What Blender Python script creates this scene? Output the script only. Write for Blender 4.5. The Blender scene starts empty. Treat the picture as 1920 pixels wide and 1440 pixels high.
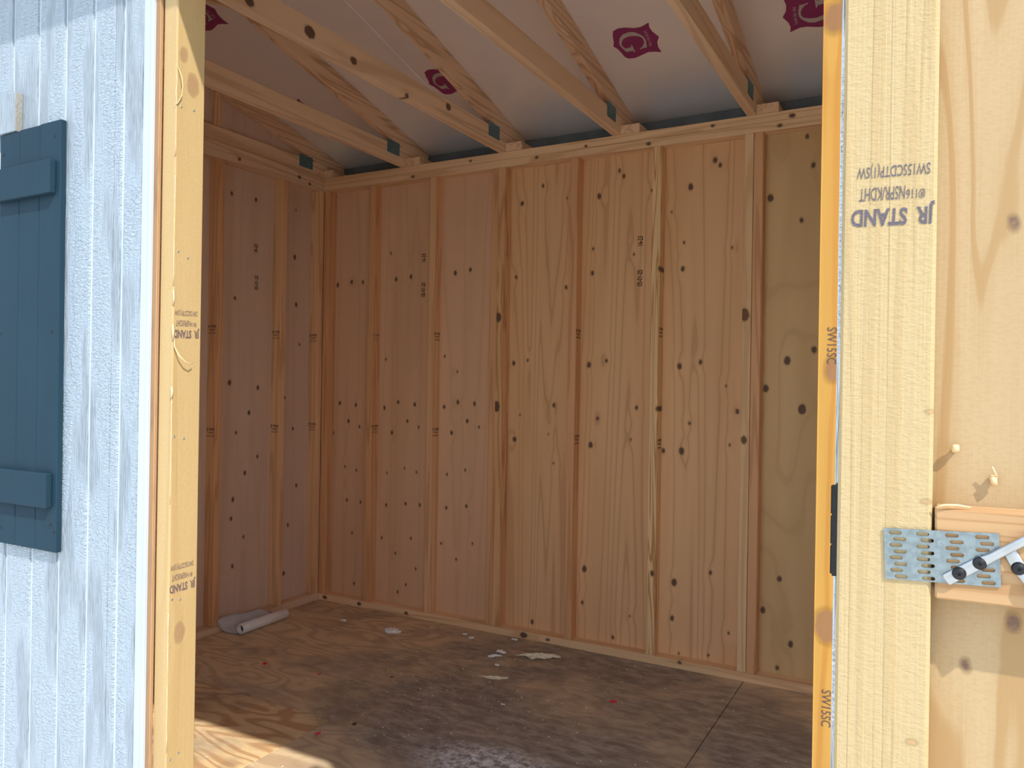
import bpy, bmesh, math, random
from mathutils import Vector, Matrix, Euler
from mathutils.geometry import tessellate_polygon
R = random.Random(7)
sc = bpy.context.scene
COL = sc.collection

# ------------------------------------------------------------------ camera
YAW, PIT, ROL = math.radians(28.707), 0.0, math.radians(.901)
FPX = 1462.0
F = Vector((-math.sin(YAW) * math.cos(PIT), math.cos(YAW) * math.cos(PIT), math.sin(PIT)))
RR = Vector((math.cos(YAW), math.sin(YAW), 0)); UU = RR.cross(F)
R2 = RR * math.cos(ROL) + UU * math.sin(ROL); U2 = -RR * math.sin(ROL) + UU * math.cos(ROL)
cd = bpy.data.cameras.new('camera'); cam = bpy.data.objects.new('camera', cd); COL.objects.link(cam)
cam.matrix_world = Matrix(((R2.x, U2.x, -F.x, 3.1), (R2.y, U2.y, -F.y, -3.391), (R2.z, U2.z, -F.z, 1.251), (0, 0, 0, 1)))
cd.sensor_fit = 'HORIZONTAL'; cd.sensor_width = 36.0; cd.lens = 36.0 * FPX / 1920.0
cd.clip_start = .02; cd.clip_end = 300
sc.camera = cam

# ------------------------------------------------------------------ sky, sun, exposure
w = bpy.data.worlds.new('sky'); sc.world = w; w.use_nodes = True
wn = w.node_tree; wn.nodes.clear()
wo = wn.nodes.new('ShaderNodeOutputWorld'); wb = wn.nodes.new('ShaderNodeBackground')
tc = wn.nodes.new('ShaderNodeTexCoord'); sx = wn.nodes.new('ShaderNodeSeparateXYZ'); rp = wn.nodes.new('ShaderNodeValToRGB')
wn.links.new(tc.outputs['Generated'], sx.inputs[0]); wn.links.new(sx.outputs['Z'], rp.inputs[0])
rp.color_ramp.elements[0].position = 0.0; rp.color_ramp.elements[0].color = (.93, .96, 1.0, 1)
rp.color_ramp.elements[1].position = .8; rp.color_ramp.elements[1].color = (.50, .68, 1.0, 1)
wn.links.new(rp.outputs[0], wb.inputs[0]); wb.inputs[1].default_value = 1.85
wn.links.new(wb.outputs[0], wo.inputs[0])
SUN_DIR = Vector((-1.75, 1.0, -2.18)).normalized()          # the way the sunlight travels
sl = bpy.data.lights.new('sun', 'SUN'); sl.energy = 4.9; sl.angle = math.radians(.6); sl.color = (1.0, .955, .88)
so = bpy.data.objects.new('sun', sl); COL.objects.link(so)
so.rotation_euler = SUN_DIR.to_track_quat('-Z', 'Y').to_euler(); so.location = (9, -8, 10)
sc.view_settings.view_transform = 'Standard'; sc.view_settings.look = 'None'
sc.view_settings.gamma = 1.0; sc.view_settings.use_curve_mapping = False
sc.view_settings.exposure = 0.0
sc.cycles.max_bounces = 10; sc.cycles.diffuse_bounces = 7
sc.cycles.use_denoising = True

# ------------------------------------------------------------------ node helpers
class G:
    def __init__(s, name):
        s.m = bpy.data.materials.new(name); s.m.use_nodes = True
        s.t = s.m.node_tree; s.t.nodes.clear()
        s.out = s.t.nodes.new('ShaderNodeOutputMaterial'); s.b = s.t.nodes.new('ShaderNodeBsdfPrincipled')
        s.t.links.new(s.b.outputs[0], s.out.inputs[0])
    def n(s, typ, **kw):
        nd = s.t.nodes.new(typ)
        for k, v in kw.items(): setattr(nd, k, v)
        return nd
    def put(s, sock, v):
        if hasattr(v, 'is_output'): s.t.links.new(v, sock)
        elif v is not None: sock.default_value = v
    def math(s, op, a, b=None, c=None, clamp=False):
        nd = s.n('ShaderNodeMath', operation=op, use_clamp=clamp)
        for i, v in enumerate((a, b, c)): s.put(nd.inputs[i], v)
        return nd.outputs[0]
    def vm(s, op, a, b=None, out=0):
        nd = s.n('ShaderNodeVectorMath', operation=op)
        s.put(nd.inputs[0], a); s.put(nd.inputs[1], b)
        return nd.outputs[out]
    def noise(s, vec, scale=1.0, detail=2.0, rough=.5, dist=0.0, col=False):
        nd = s.n('ShaderNodeTexNoise'); s.put(nd.inputs['Vector'], vec)
        nd.inputs['Scale'].default_value = scale; nd.inputs['Detail'].default_value = detail
        nd.inputs['Roughness'].default_value = rough; nd.inputs['Distortion'].default_value = dist
        return nd.outputs[1 if col else 0]
    def ramp(s, v, lo, hi, a=0.0, b=1.0):
        nd = s.n('ShaderNodeMapRange', interpolation_type='SMOOTHSTEP'); nd.clamp = True
        s.put(nd.inputs[0], v); s.put(nd.inputs[1], lo); s.put(nd.inputs[2], hi)
        s.put(nd.inputs[3], a); s.put(nd.inputs[4], b)
        return nd.outputs[0]
    def mix(s, f, a, b, mode='MIX'):
        nd = s.n('ShaderNodeMix', data_type='RGBA', blend_type=mode)
        s.put(nd.inputs[0], f)
        s.put(nd.inputs[6], a if hasattr(a, 'is_output') else (*a, 1)); s.put(nd.inputs[7], b if hasattr(b, 'is_output') else (*b, 1))
        return nd.outputs[2]
    def bump(s, h, strength=.3, dist=.002):
        nd = s.n('ShaderNodeBump'); nd.inputs['Strength'].default_value = strength; nd.inputs['Distance'].default_value = dist
        s.put(nd.inputs['Height'], h); s.t.links.new(nd.outputs[0], s.b.inputs['Normal'])
    def fin(s, col, rough=.6, metal=0.0, spec=None):
        s.put(s.b.inputs['Base Color'], col if hasattr(col, 'is_output') else (*col, 1))
        s.put(s.b.inputs['Roughness'], rough); s.b.inputs['Metallic'].default_value = metal
        if spec is not None: s.b.inputs['Specular IOR Level'].default_value = spec
        return s.m

def wood(name, light, dark, axis='Z', across=9.0, along=.55, freq=55.0, knots=(), flat=None, line=.5, rough=.6,
         knot_r=.008, rand=True, local=False, bump=.25, fibre=.35, knotcol=(.15, .08, .05), stain=None, stain_amt=.25, stretch=.7, thin=.45, halo=.006, rib=0.0):
    """lumber or rotary cut plywood: dark contour lines of a field stretched along the grain, bent round the knots"""
    g = G(name)
    if local: P0 = g.n('ShaderNodeTexCoord').outputs['Object']
    else: P0 = g.n('ShaderNodeNewGeometry').outputs['Position']
    P = P0
    if rand:
        r = g.n('ShaderNodeObjectInfo').outputs['Random']
        cx = g.n('ShaderNodeCombineXYZ')
        for i, k in enumerate((17.3, 23.1, 31.7)): g.put(cx.inputs[i], g.math('MULTIPLY', r, k))
        P = g.vm('ADD', P0, cx.outputs[0])
    def ax(a, l):
        v = [a, a, a]; v['XYZ'.index(axis)] = l
        return tuple(v)
    f1 = g.noise(g.vm('MULTIPLY', P, ax(across, along)), 1.0, 1.5, .45, .25)
    d = None
    W = list(ax(1.0, stretch))
    if flat is not None: W['XYZ'.index(flat)] = .12
    if knots:
        PW = g.vm('MULTIPLY', P0, tuple(W))
        wob = g.noise(P0, 60.0, 1.0)
        for k in knots:
            q = tuple(k[i] * W[i] for i in range(3))
            dd = g.math('SUBTRACT', g.vm('DISTANCE', PW, q, 1), knot_r * k[3])
            d = dd if d is None else g.math('SMOOTH_MIN', d, dd, .004)
        d = g.math('ADD', d, g.math('MULTIPLY', g.math('SUBTRACT', wob, .5), .006))
        infl = g.ramp(d, 0.0, .05, 1.0, 0.0)
        f1 = g.math('ADD', f1, g.math('MULTIPLY', infl, .018))
    s = g.math('SINE', g.math('MULTIPLY', f1, freq))
    ln = g.ramp(s, thin, 1.0)                                  # narrow late wood lines
    soft = g.ramp(s, -1.0, 1.0)
    fib = g.noise(g.vm('MULTIPLY', P, ax(420.0, 7.0)), 1.0, 2.0)
    broad = g.noise(g.vm('MULTIPLY', P, ax(7.0, .8)), 1.0, 2.0)
    fac = g.math('ADD', g.math('MULTIPLY', ln, line), g.math('MULTIPLY', soft, line * .35))
    fac = g.math('ADD', fac, g.math('MULTIPLY', g.math('SUBTRACT', fib, .5), fibre), clamp=True)
    c = g.mix(fac, light, dark)
    tint = tuple(x * y for x, y in zip(light, (.80, .72, .62)))
    c = g.mix(g.math('MULTIPLY', g.ramp(broad, .4, .72), .45), c, tint)
    if stain:
        st = g.noise(P, 2.2, 3.0)
        c = g.mix(g.ramp(st, .45, .7, 0.0, stain_amt), c, stain)
    if d is not None:
        c = g.mix(g.ramp(d, .0005, halo, .42, 0.0), c, tuple(x * .45 for x in dark))
        c = g.mix(g.ramp(d, -.0025, .001, 1.0, 0.0), c, knotcol)
    h = g.math('ADD', g.math('MULTIPLY', fib, .6), g.math('MULTIPLY', ln, .4))
    if rib:
        rn = g.noise(g.vm('MULTIPLY', P, ax(150.0, 330.0)), 1.0, 2.0, .55, .3)
        h = g.math('ADD', h, g.math('MULTIPLY', rn, rib))
        c = g.mix(g.ramp(rn, .55, .35, 0, .22), c, dark)
    g.bump(h, bump, .0012)
    return g.fin(c, rough, 0.0, .35)

# ------------------------------------------------------------------ object helpers
def link(name, me, mat, parent=None, loc=(0, 0, 0), rot=None):
    o = bpy.data.objects.new(name, me); COL.objects.link(o); o.parent = parent; o.location = loc
    if rot is not None: o.rotation_euler = rot
    if mat is not None and me is not None and len(me.materials) == 0: me.materials.append(mat)
    return o
def empty(name, loc=(0, 0, 0)):
    o = bpy.data.objects.new(name, None); COL.objects.link(o); o.location = loc; o.empty_display_size = .05
    return o
def struct(o, label=None):
    o['kind'] = 'structure'
    if label: o['label'] = label
    return o
def thing(o, label, cat, group=None):
    o['label'] = label; o['category'] = cat
    if group: o['group'] = group
    return o
def bm_box(bm, x0, x1, y0, y1, z0, z1):
    v = [bm.verts.new(p) for p in ((x0,y0,z0),(x1,y0,z0),(x1,y1,z0),(x0,y1,z0),(x0,y0,z1),(x1,y0,z1),(x1,y1,z1),(x0,y1,z1))]
    for f in ((0,3,2,1),(4,5,6,7),(0,1,5,4),(1,2,6,5),(2,3,7,6),(3,0,4,7)): bm.faces.new([v[i] for i in f])
def to_mesh(bm, name, bevel=0.0, seg=1, smooth=False):
    if bevel > 0:
        bmesh.ops.bevel(bm, geom=list(bm.edges), offset=bevel, offset_type='OFFSET', segments=seg, profile=.5, affect='EDGES', clamp_overlap=True)
    bmesh.ops.recalc_face_normals(bm, faces=bm.faces)
    me = bpy.data.meshes.new(name); bm.to_mesh(me); bm.free()
    if smooth:
        for p in me.polygons: p.use_smooth = True
    return me
def box(name, x0, x1, y0, y1, z0, z1, mat, parent=None, bevel=.0015):
    """a box whose origin is its own centre"""
    c = ((x0+x1)/2, (y0+y1)/2, (z0+z1)/2)
    bm = bmesh.new(); bm_box(bm, x0-c[0], x1-c[0], y0-c[1], y1-c[1], z0-c[2], z1-c[2])
    me = to_mesh(bm, name, bevel)
    pl = parent.location if parent else Vector((0, 0, 0))
    return link(name, me, mat, parent, Vector(c) - pl)
def prism(name, pts, axis, a, b, mat, parent=None, bevel=0.0):
    """closed 2D outline (pts in the two other axes, in XYZ order) swept along axis from a to b"""
    bm = bmesh.new()
    def mk(p, t):
        q = list(p); q.insert('XYZ'.index(axis), t); return bm.verts.new(q)
    A = [mk(p, a) for p in pts]; B = [mk(p, b) for p in pts]; n = len(pts)
    bm.faces.new(A); bm.faces.new(B[::-1])
    for i in range(n): bm.faces.new((A[i], A[(i+1) % n], B[(i+1) % n], B[i]))
    c = sum((v.co for v in bm.verts), Vector()) / len(bm.verts)
    for v in bm.verts: v.co -= c
    me = to_mesh(bm, name, bevel)
    pl = parent.location if parent else Vector((0, 0, 0))
    return link(name, me, mat, parent, c - pl)
def cyl_mesh(name, r, h, seg=16, dome=0.0, hole=0.0):
    """a turned piece along +Z from 0 to h; dome rounds its top, hole sinks a socket"""
    prof = [(r, 0), (r, h * (1 - dome))]
    if dome: prof += [(r * .82, h * (1 - dome * .35)), (r * .5, h)]
    else: prof += [(r * .93, h)]
    if hole: prof += [(hole, h), (hole, h * .45), (0, h * .45)]
    else: prof += [(0, h)]
    bm = bmesh.new(); rings = []
    for pr, pz in prof:
        if pr == 0: rings.append([bm.verts.new((0, 0, pz))])
        else: rings.append([bm.verts.new((pr*math.cos(2*math.pi*i/seg), pr*math.sin(2*math.pi*i/seg), pz)) for i in range(seg)])
    bm.faces.new(rings[0][::-1])
    for a, b in zip(rings, rings[1:]):
        for i in range(seg):
            j = (i+1) % seg
            if len(b) == 1: bm.faces.new((a[i], a[j], b[0]))
            else: bm.faces.new((a[i], a[j], b[j], b[i]))
    return to_mesh(bm, name)
def tube_path(name, pts, rads, mat, parent=None, seg=8, smooth=True):
    bm = bmesh.new(); rings = []
    pts = [Vector(p) for p in pts]
    c = sum(pts, Vector()) / len(pts)
    for i, p in enumerate(pts):
        t = (pts[min(i+1, len(pts)-1)] - pts[max(i-1, 0)]).normalized()
        u = t.orthogonal().normalized() if i == 0 else (u - t * u.dot(t)).normalized()
        v = t.cross(u)
        rings.append([bm.verts.new(p - c + (u*math.cos(2*math.pi*k/seg) + v*math.sin(2*math.pi*k/seg)) * rads[i]) for k in range(seg)])
    for a, b in zip(rings, rings[1:]):
        for k in range(seg): bm.faces.new((a[k], a[(k+1) % seg], b[(k+1) % seg], b[k]))
    bm.faces.new(rings[0][::-1]); bm.faces.new(rings[-1])
    pl = parent.location if parent else Vector((0, 0, 0))
    return link(name, to_mesh(bm, name, smooth=smooth), mat, parent, c - pl)
def text(name, body, size, frame, mat, parent=None, sx=1.0, thick=.0002, bold=.0, align='CENTER'):
    """flat print: lettering as a hair-thin mesh; frame = (origin, right, up) in world space"""
    cu = bpy.data.curves.new(name, 'FONT'); cu.body = body; cu.size = size; cu.align_x = align; cu.align_y = 'CENTER'
    cu.extrude = thick; cu.offset = bold; cu.resolution_u = 3; cu.space_line = .95
    t = bpy.data.objects.new(name, cu); COL.objects.link(t)
    dg = bpy.context.evaluated_depsgraph_get(); me = bpy.data.meshes.new_from_object(t.evaluated_get(dg))
    bpy.data.objects.remove(t); bpy.data.curves.remove(cu)
    O, X, Y = (Vector(v) for v in frame); X = X.normalized(); Y = Y.normalized(); Z = X.cross(Y)
    for v in me.vertices: v.co = X * (v.co.x * sx) + Y * v.co.y + Z * v.co.z
    me.materials.clear()
    pl = parent.location if parent else Vector((0, 0, 0))
    return link(name, me, mat, parent, O - pl)

BACK_KNOTS =[(0.035, 0.953, 0.9), (0.053, 1.806, 1), (0.082, 1.126, 0.9), (0.128, 0.764, 0.6), (0.144, 0.574, 0.8), (0.148, 1.025, 0.9), (0.156, 1.817, 1), (0.187, 0.392, 0.6), (0.2, 1.118, 0.9), (0.207, 0.106, 0.7), (0.212, 0.749, 0.6), (0.229, 0.996, 0.7), (0.237, 1.813, 0.8), (0.246, 0.571, 0.7), (0.399, 0.386, 0.7), (0.404, 1.108, 0.9), (0.408, 1.378, 0.6), (0.426, 0.571, 0.8), (0.428, 0.749, 0.6), (0.433, 1.964, 0.6), (0.458, 0.972, 0.9), (0.47, 1.817, 1), (0.494, 0.311, 0.7), (0.497, 1.141, 0.9), (0.513, 0.102, 0.7), (0.547, 0.782, 0.5), (0.558, 0.59, 0.8), (0.561, 1.04, 0.8), (0.569, 0.149, 0.7), (0.57, 1.827, 1), (0.597, 0.405, 0.7), (0.609, 1.132, 0.9), (0.627, 0.766, 0.6), (0.632, 0.243, 0.6), (0.637, 1.01, 0.6), (0.652, 0.591, 0.8), (0.794, 0.4, 0.6), (0.799, 1.392, 0.6), (0.8, 1.124, 0.9), (0.823, 0.591, 0.8), (0.825, 0.768, 0.6), (0.85, 0.989, 0.9), (0.857, 1.831, 1), (0.879, 1.311, 0.5), (0.885, 1.151, 0.9), (0.89, 0.325, 0.6), (0.937, 0.797, 0.6), (0.945, 1.054, 0.9), (0.947, 0.61, 0.8), (0.95, 1.843, 0.9), (0.988, 1.145, 0.9), (0.989, 0.419, 0.6), (1.017, 1.025, 0.6), (1.216, 1.356, 1), (1.222, 1.79, 0.8), (1.227, 0.972, 1.1), (1.25, 2.158, 1), (1.256, 1.096, 0.4), (1.295, 1.371, 0.6), (1.343, 0.071, 0.9), (1.366, 2.235, 0.8), (1.416, 1.007, 0.4), (1.444, 1.15, 0.9), (1.446, 0.866, 0.5), (1.498, 2.16, 0.5), (1.5, 1.726, 0.8), (1.611, 0.207, 0.7), (1.62, 0.37, 1.3), (1.627, 1.349, 1.2), (1.637, 1.788, 0.9), (1.639, 1.904, 0.6), (1.642, 0.965, 1.2), (1.666, 2.152, 1.2), (1.675, 1.093, 0.7), (1.716, 1.368, 0.7), (1.767, 2.263, 0.8), (1.77, 0.065, 0.8), (1.789, 2.235, 0.9), (1.844, 1.001, 0.5), (1.845, 1.864, 0.5), (1.852, 0.18, 0.4), (1.869, 1.15, 0.8), (1.928, 2.153, 0.6), (2.001, 0.958, 1), (2.023, 2.045, 0.5), (2.054, 0.201, 1), (2.061, 0.365, 1.4), (2.07, 1.343, 1.2), (2.078, 1.783, 1), (2.082, 1.902, 0.6), (2.086, 0.96, 1.4), (2.087, 0.048, 0.4), (2.108, 2.15, 1.3), (2.119, 1.087, 0.7), (2.165, 1.362, 0.9), (2.217, 2.258, 1.1), (2.22, 0.063, 0.5), (2.224, 0.43, 0.8), (2.239, 2.232, 0.9), (2.28, 1.257, 0.4), (2.297, 1.863, 0.5), (2.299, 0.999, 0.5), (2.307, 0.176, 0.5), (2.331, 1.147, 0.9), (2.449, 1.249, 1.3), (2.451, 0.3, 1.2), (2.456, 2.065, 1.4), (2.513, 0.064, 0.9), (2.517, 0.441, 1.1), (2.535, 1.368, 1.5), (2.566, 0.173, 1.2), (2.584, 1.958, 0.9), (2.597, 1.164, 1.8), (2.601, 2.309, 0.9), (2.627, 2.185, 1), (2.641, 1.413, 1.2)]
LEFT_KNOTS =[(-0.577, 1.668, 0.8), (-0.604, 1.235, 1.2), (-0.415, 1.21, 1), (-0.473, 1.079, 1), (-0.557, 0.978, 0.8), (-0.411, 0.846, 0.8), (-0.495, 0.766, 1), (-0.57, 0.637, 1), (-0.497, 0.433, 0.8), (-0.161, 1.94, 1.1), (-0.144, 1.675, 1.1), (-0.114, 1.455, 0.7), (-0.222, 1.154, 0.8), (-0.155, 0.983, 0.8), (-0.122, 0.661, 0.9), (-0.182, 0.448, 0.9), (-0.208, 0.183, 1), (-0.674, 1.092, 2), (-0.581, 0.539, 0.9), (-0.567, 0.295, 0.9), (-0.723, 2.034, 1), (-0.608, 2.197, 0.9), (-0.448, 2.198, 1), (-0.157, 2.204, 0.5)]
LOGO_AT = [1.9881, -0.3536]
SHIELD = [(-0.0701, -0.0863), (-0.046, -0.0974), (-0.0215, -0.0954), (0.0186, -0.0801), (0.0443, -0.0777), (0.0672, -0.0864), (0.0834, -0.0937), (0.0771, -0.0648), (0.0807, -0.038), (0.0965, 0.0002), (0.0798, 0.0311), (0.0743, 0.0613), (0.0778, 0.0962), (0.0508, 0.0852), (0.0253, 0.0798), (-0.0077, 0.0912), (-0.0389, 0.1009), (-0.0671, 0.0961), (-0.0787, 0.0821), (-0.0836, 0.0497), (-0.0901, 0.0223), (-0.1009, 0.0026), (-0.0899, -0.0225), (-0.0813, -0.0564)]
GLYPH = [(-0.0696, -0.0136), (-0.0578, -0.0392), (-0.0384, -0.0571), (-0.0107, -0.0637), (0.0106, -0.0569), (0.0279, -0.0384), (0.0384, -0.0183), (0.0398, 0.0063), (0.0347, 0.0291), (0.0295, 0.0497), (0.0145, 0.0488), (-0.0012, 0.0526), (-0.0001, 0.0467), (0.0106, 0.0413), (0.0238, 0.0257), (0.0304, 0.0106), (0.0313, -0.0109), (0.0235, -0.0254), (0.0032, -0.0355), (-0.0194, -0.0391), (-0.0427, -0.032), (-0.0585, -0.0151), (-0.065, 0.0051), (-0.0594, 0.0281), (-0.0468, 0.0296), (-0.0328, 0.0289), (-0.0274, 0.0157), (-0.0241, 0.018), (-0.0258, 0.0626), (-0.031, 0.0635), (-0.0322, 0.053), (-0.0612, 0.0516), (-0.0686, 0.0265), (-0.0731, 0.0026)]
WORDS = [(0.0575, -0.0664), (0.0483, 0.0581)]

# ------------------------------------------------------------------ materials
PINE_L, PINE_D = (.66, .44, .225), (.45, .24, .095)
M = {}
M['stud'] = wood('framing pine', (.86, .53, .29), (.60, .31, .14), 'Z', 13, .5, 40, knots=())
M['stud_warm'] = wood('reddish framing pine', (.78, .43, .21), (.56, .27, .12), 'Z', 13, .5, 40)
M['stud_pale'] = wood('pale framing pine', (.88, .60, .34), (.66, .40, .2), 'Z', 13, .5, 46)
M['plate'] = wood('plate lumber', (.90, .61, .35), (.64, .36, .17), 'X', 13, .5, 34,
                  knots=[(.62,0,2.35,.9),(.98,0,2.39,.7),(1.36,0,2.36,.8),(1.62,0,2.38,.7),(1.93,0,2.35,1),(2.22,0,2.39,.8),(2.55,0,2.385,1.1),(2.5,0,2.35,.9),
                         (.30,0,.02,1.2),(.62,0,.018,1),(1.33,0,.02,1.7),(1.46,0,.02,.9),(2.11,0,.03,.8),(.05,0,.02,1.3)], flat='Y', rand=False)
M['plate_y'] = wood('side plate lumber', (.80, .56, .38), (.58, .35, .20), 'Y', 13, .5, 34, knots=[(0,-.20,2.37,1.1),(0,-.62,2.36,1),(0,-.12,2.35,.9),(0,-1.0,2.38,1)], flat='X', rand=False)
M['stud_knotty'] = wood('knotty stud', (.84, .50, .25), (.52, .25, .10), 'Z', 17, .35, 60, flat='Y', rand=False, knot_r=.011, line=.75,
                        knots=[(1.127,0,1.773,1.4),(1.160,0,1.584,1.5),(1.158,0,1.138,1.7),(1.2,.04,1.9,.8)])
M['stud_door'] = wood('banded stud', (.88, .60, .33), (.66, .40, .18), 'Z', 13, .5, 40, flat='Y', rand=False, knot_r=.012,
                      knots=[(2.368,0,1.562,1.6),(2.374,0,1.028,1.0)], knotcol=(.20,.09,.04))
M['stud_zebra'] = wood('zebra grained stud', (.90, .62, .32), (.55, .28, .10), 'Z', 22, .6, 70, flat='Y', rand=False, knots=[(1.978,0,.408,1.1),(1.99,.03,1.78,1),(1.99,.03,1.15,1)], line=.8)
BK = BACK_KNOTS
def ply(name, kn, light, dark, **kw):
    a = dict(across=5.0, along=.13, freq=105, line=.46, thin=.80, rough=.62, fibre=.22, rand=False, knot_r=.0085, flat='Y')
    a.update(kw)
    return wood(name, light, dark, 'Z', knots=kn, **a)
M['ply_a'] = ply('panel ply reddish', [(x, .064, z, r) for x, z, r in BK if x < 1.14], (.82, .52, .32), (.60, .33, .18), along=.10, freq=80, line=.22)
M['ply_b'] = ply('panel ply tan', [(x, .064, z, r) for x, z, r in BK if 1.14 < x < 2.36], (.84, .515, .265), (.58, .30, .135))
M['ply_c'] = ply('panel ply olive', [(x, .064, z, r) for x, z, r in BK if x > 2.36], (.74, .51, .25), (.55, .34, .15), along=.9, across=2.6, freq=45, line=.3)
M['ply_left'] = ply('left wall ply', [(-.064, y, z, r) for y, z, r in LEFT_KNOTS], (.72, .52, .39), (.56, .38, .27), flat='X', line=.22, freq=70)
M['ply_plain'] = ply('plain ply', [], (.86, .58, .34), (.62, .38, .2))
M['chord'] = wood('truss chord lumber', (.88, .62, .40), (.64, .40, .24), 'Y', 13, .5, 34, local=False)
M['chord_knotty'] = wood('truss chord with big knots', (.88, .62, .40), (.62, .38, .22), 'Y', 13, .5, 30, flat='X', rand=False, knot_r=.013,
                         knots=[(1.183,-1.648,2.440,1.2),(1.183,-1.38,2.452,1.6),(1.183,-1.15,2.438,1.1),(1.183,-.82,2.418,.8),(1.183,-.515,2.470,1.2)], stretch=.8)
M['rafter'] = wood('top chord lumber', (.84, .57, .36), (.58, .34, .19), 'Y', 15, .5, 44, knots=(), line=.7)
JK = [(1.748,-2.329,1.908,1.1),(1.748,-2.306,1.854,1.7),(1.748,-2.318,.734,1.5)]
M['jamb'] = wood('sunlit jamb pine', (0.511, 0.358, 0.164), (0.438, 0.277, 0.110), 'Z', 9, .5, 34, flat='X', rand=False, knots=JK, knot_r=.0075, knotcol=(.36,.22,.11), line=.3, bump=.6, stretch=.6, halo=.004, rib=.5)
M['jamb_right'] = wood('orange jamb pine', (.95, .50, .10), (.80, .34, .055), 'Z', 16, .6, 40, flat='Y', rand=False,
                       knots=[(2.98,-2.345,1.715,1.2),(2.985,-2.345,1.275,.9),(2.982,-2.345,.955,1.3)], knot_r=.011, knotcol=(.52,.24,.09), line=.7)
M['stile'] = wood('door stile spruce', (0.496, 0.372, 0.190), (0.431, 0.299, 0.131), 'Z', 34, .4, 46, flat='Y', rand=False, line=.3, bump=.8, fibre=.35,
                  knots=[(3.092,-2.47,1.229,.6),(3.09,-2.47,1.135,.6),(3.08,-2.47,.882,.7)], knotcol=(.46,.29,.13), knot_r=.007, stretch=1.6, halo=.004, rib=1.0)
M['rail'] = wood('door rail fir', (0.482, 0.292, 0.139), (0.380, 0.204, 0.080), 'X', 30, .5, 60, rand=False, line=.6)
M['door_ply'] = wood('door ply', (0.467, 0.336, 0.179), (0.387, 0.241, 0.102), 'Z', 7.5, .9, 62, flat='Y', rand=False, line=.8, thin=.62, fibre=.45,
                     knots=[(3.166,-2.432,1.426,1.1),(3.171,-2.432,1.012,1.2),(3.129,-2.432,.959,.9),(3.29,-2.43,1.3,1),(3.5,-2.43,1.5,1)], knot_r=.0055, knotcol=(.17,.10,.065), halo=.003, rib=.3)
M['sill'] = wood('weathered end grain', (.30, .29, .26), (.22, .20, .17), 'X', 60, 60, 20)

def paint(name, col, kind='rough', rough=.45, spec=.5):
    g = G(name)
    P = g.n('ShaderNodeNewGeometry').outputs['Position']
    a = g.noise(g.vm('MULTIPLY', P, (95, 95, 210)), 1.0, 2.5, .55, .8)
    b = g.noise(g.vm('MULTIPLY', P, (520, 520, 14)), 1.0, 2.0)
    q = g.noise(g.vm('MULTIPLY', P, (14, 14, 3)), 1.0, 2.0)
    # grain streaks show in bands, saw texture in the rest
    h = g.math('ADD', g.math('MULTIPLY', a, g.ramp(q, .58, .42)), g.math('MULTIPLY', b, g.ramp(q, .45, .6)))
    c = g.mix(g.ramp(q, .3, .7), col, tuple(x * .9 for x in col))
    if kind == 'rough': g.bump(h, 1.0, .0075)
    else: g.bump(b, .35, .0006)
    return g.fin(c, rough, 0, spec)
M['siding'] = paint('pale blue grey rough paint', (0.360, 0.432, 0.490))
M['siding_smooth'] = paint('pale blue grey smooth paint', (0.459, 0.511, 0.555), 'smooth', .4)
M['siding_groove'] = paint('pale paint in the channels', (.56, .64, .69), 'smooth', .3)
M['lip_bright'] = paint('siding edge paint brightened against the shade', (.80, .88, .94), 'rough', .4)  # same siding paint, lightened to offset the shade of the door leaf
M['shutter'] = paint('slate blue black paint', (.014, .040, .062), 'smooth', .68, .18)
def layers(name):
    g = G(name); P = g.n('ShaderNodeNewGeometry').outputs['Position']
    sp = g.n('ShaderNodeSeparateXYZ'); g.put(sp.inputs[0], P)
    s = g.math('SINE', g.math('MULTIPLY', sp.outputs['Y'], 1900.0))
    n = g.noise(g.vm('MULTIPLY', P, (60, 60, 9)), 1.0, 3.0)
    c = g.mix(g.ramp(s, -.4, .6), (.50, .31, .15), (.26, .13, .06))
    c = g.mix(g.ramp(n, .5, .8, 0, .6), c, (.16, .08, .04)); g.bump(n, .6, .002)
    return g.fin(c, .8)
M['ply_edge'] = layers('plywood layers')

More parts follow.
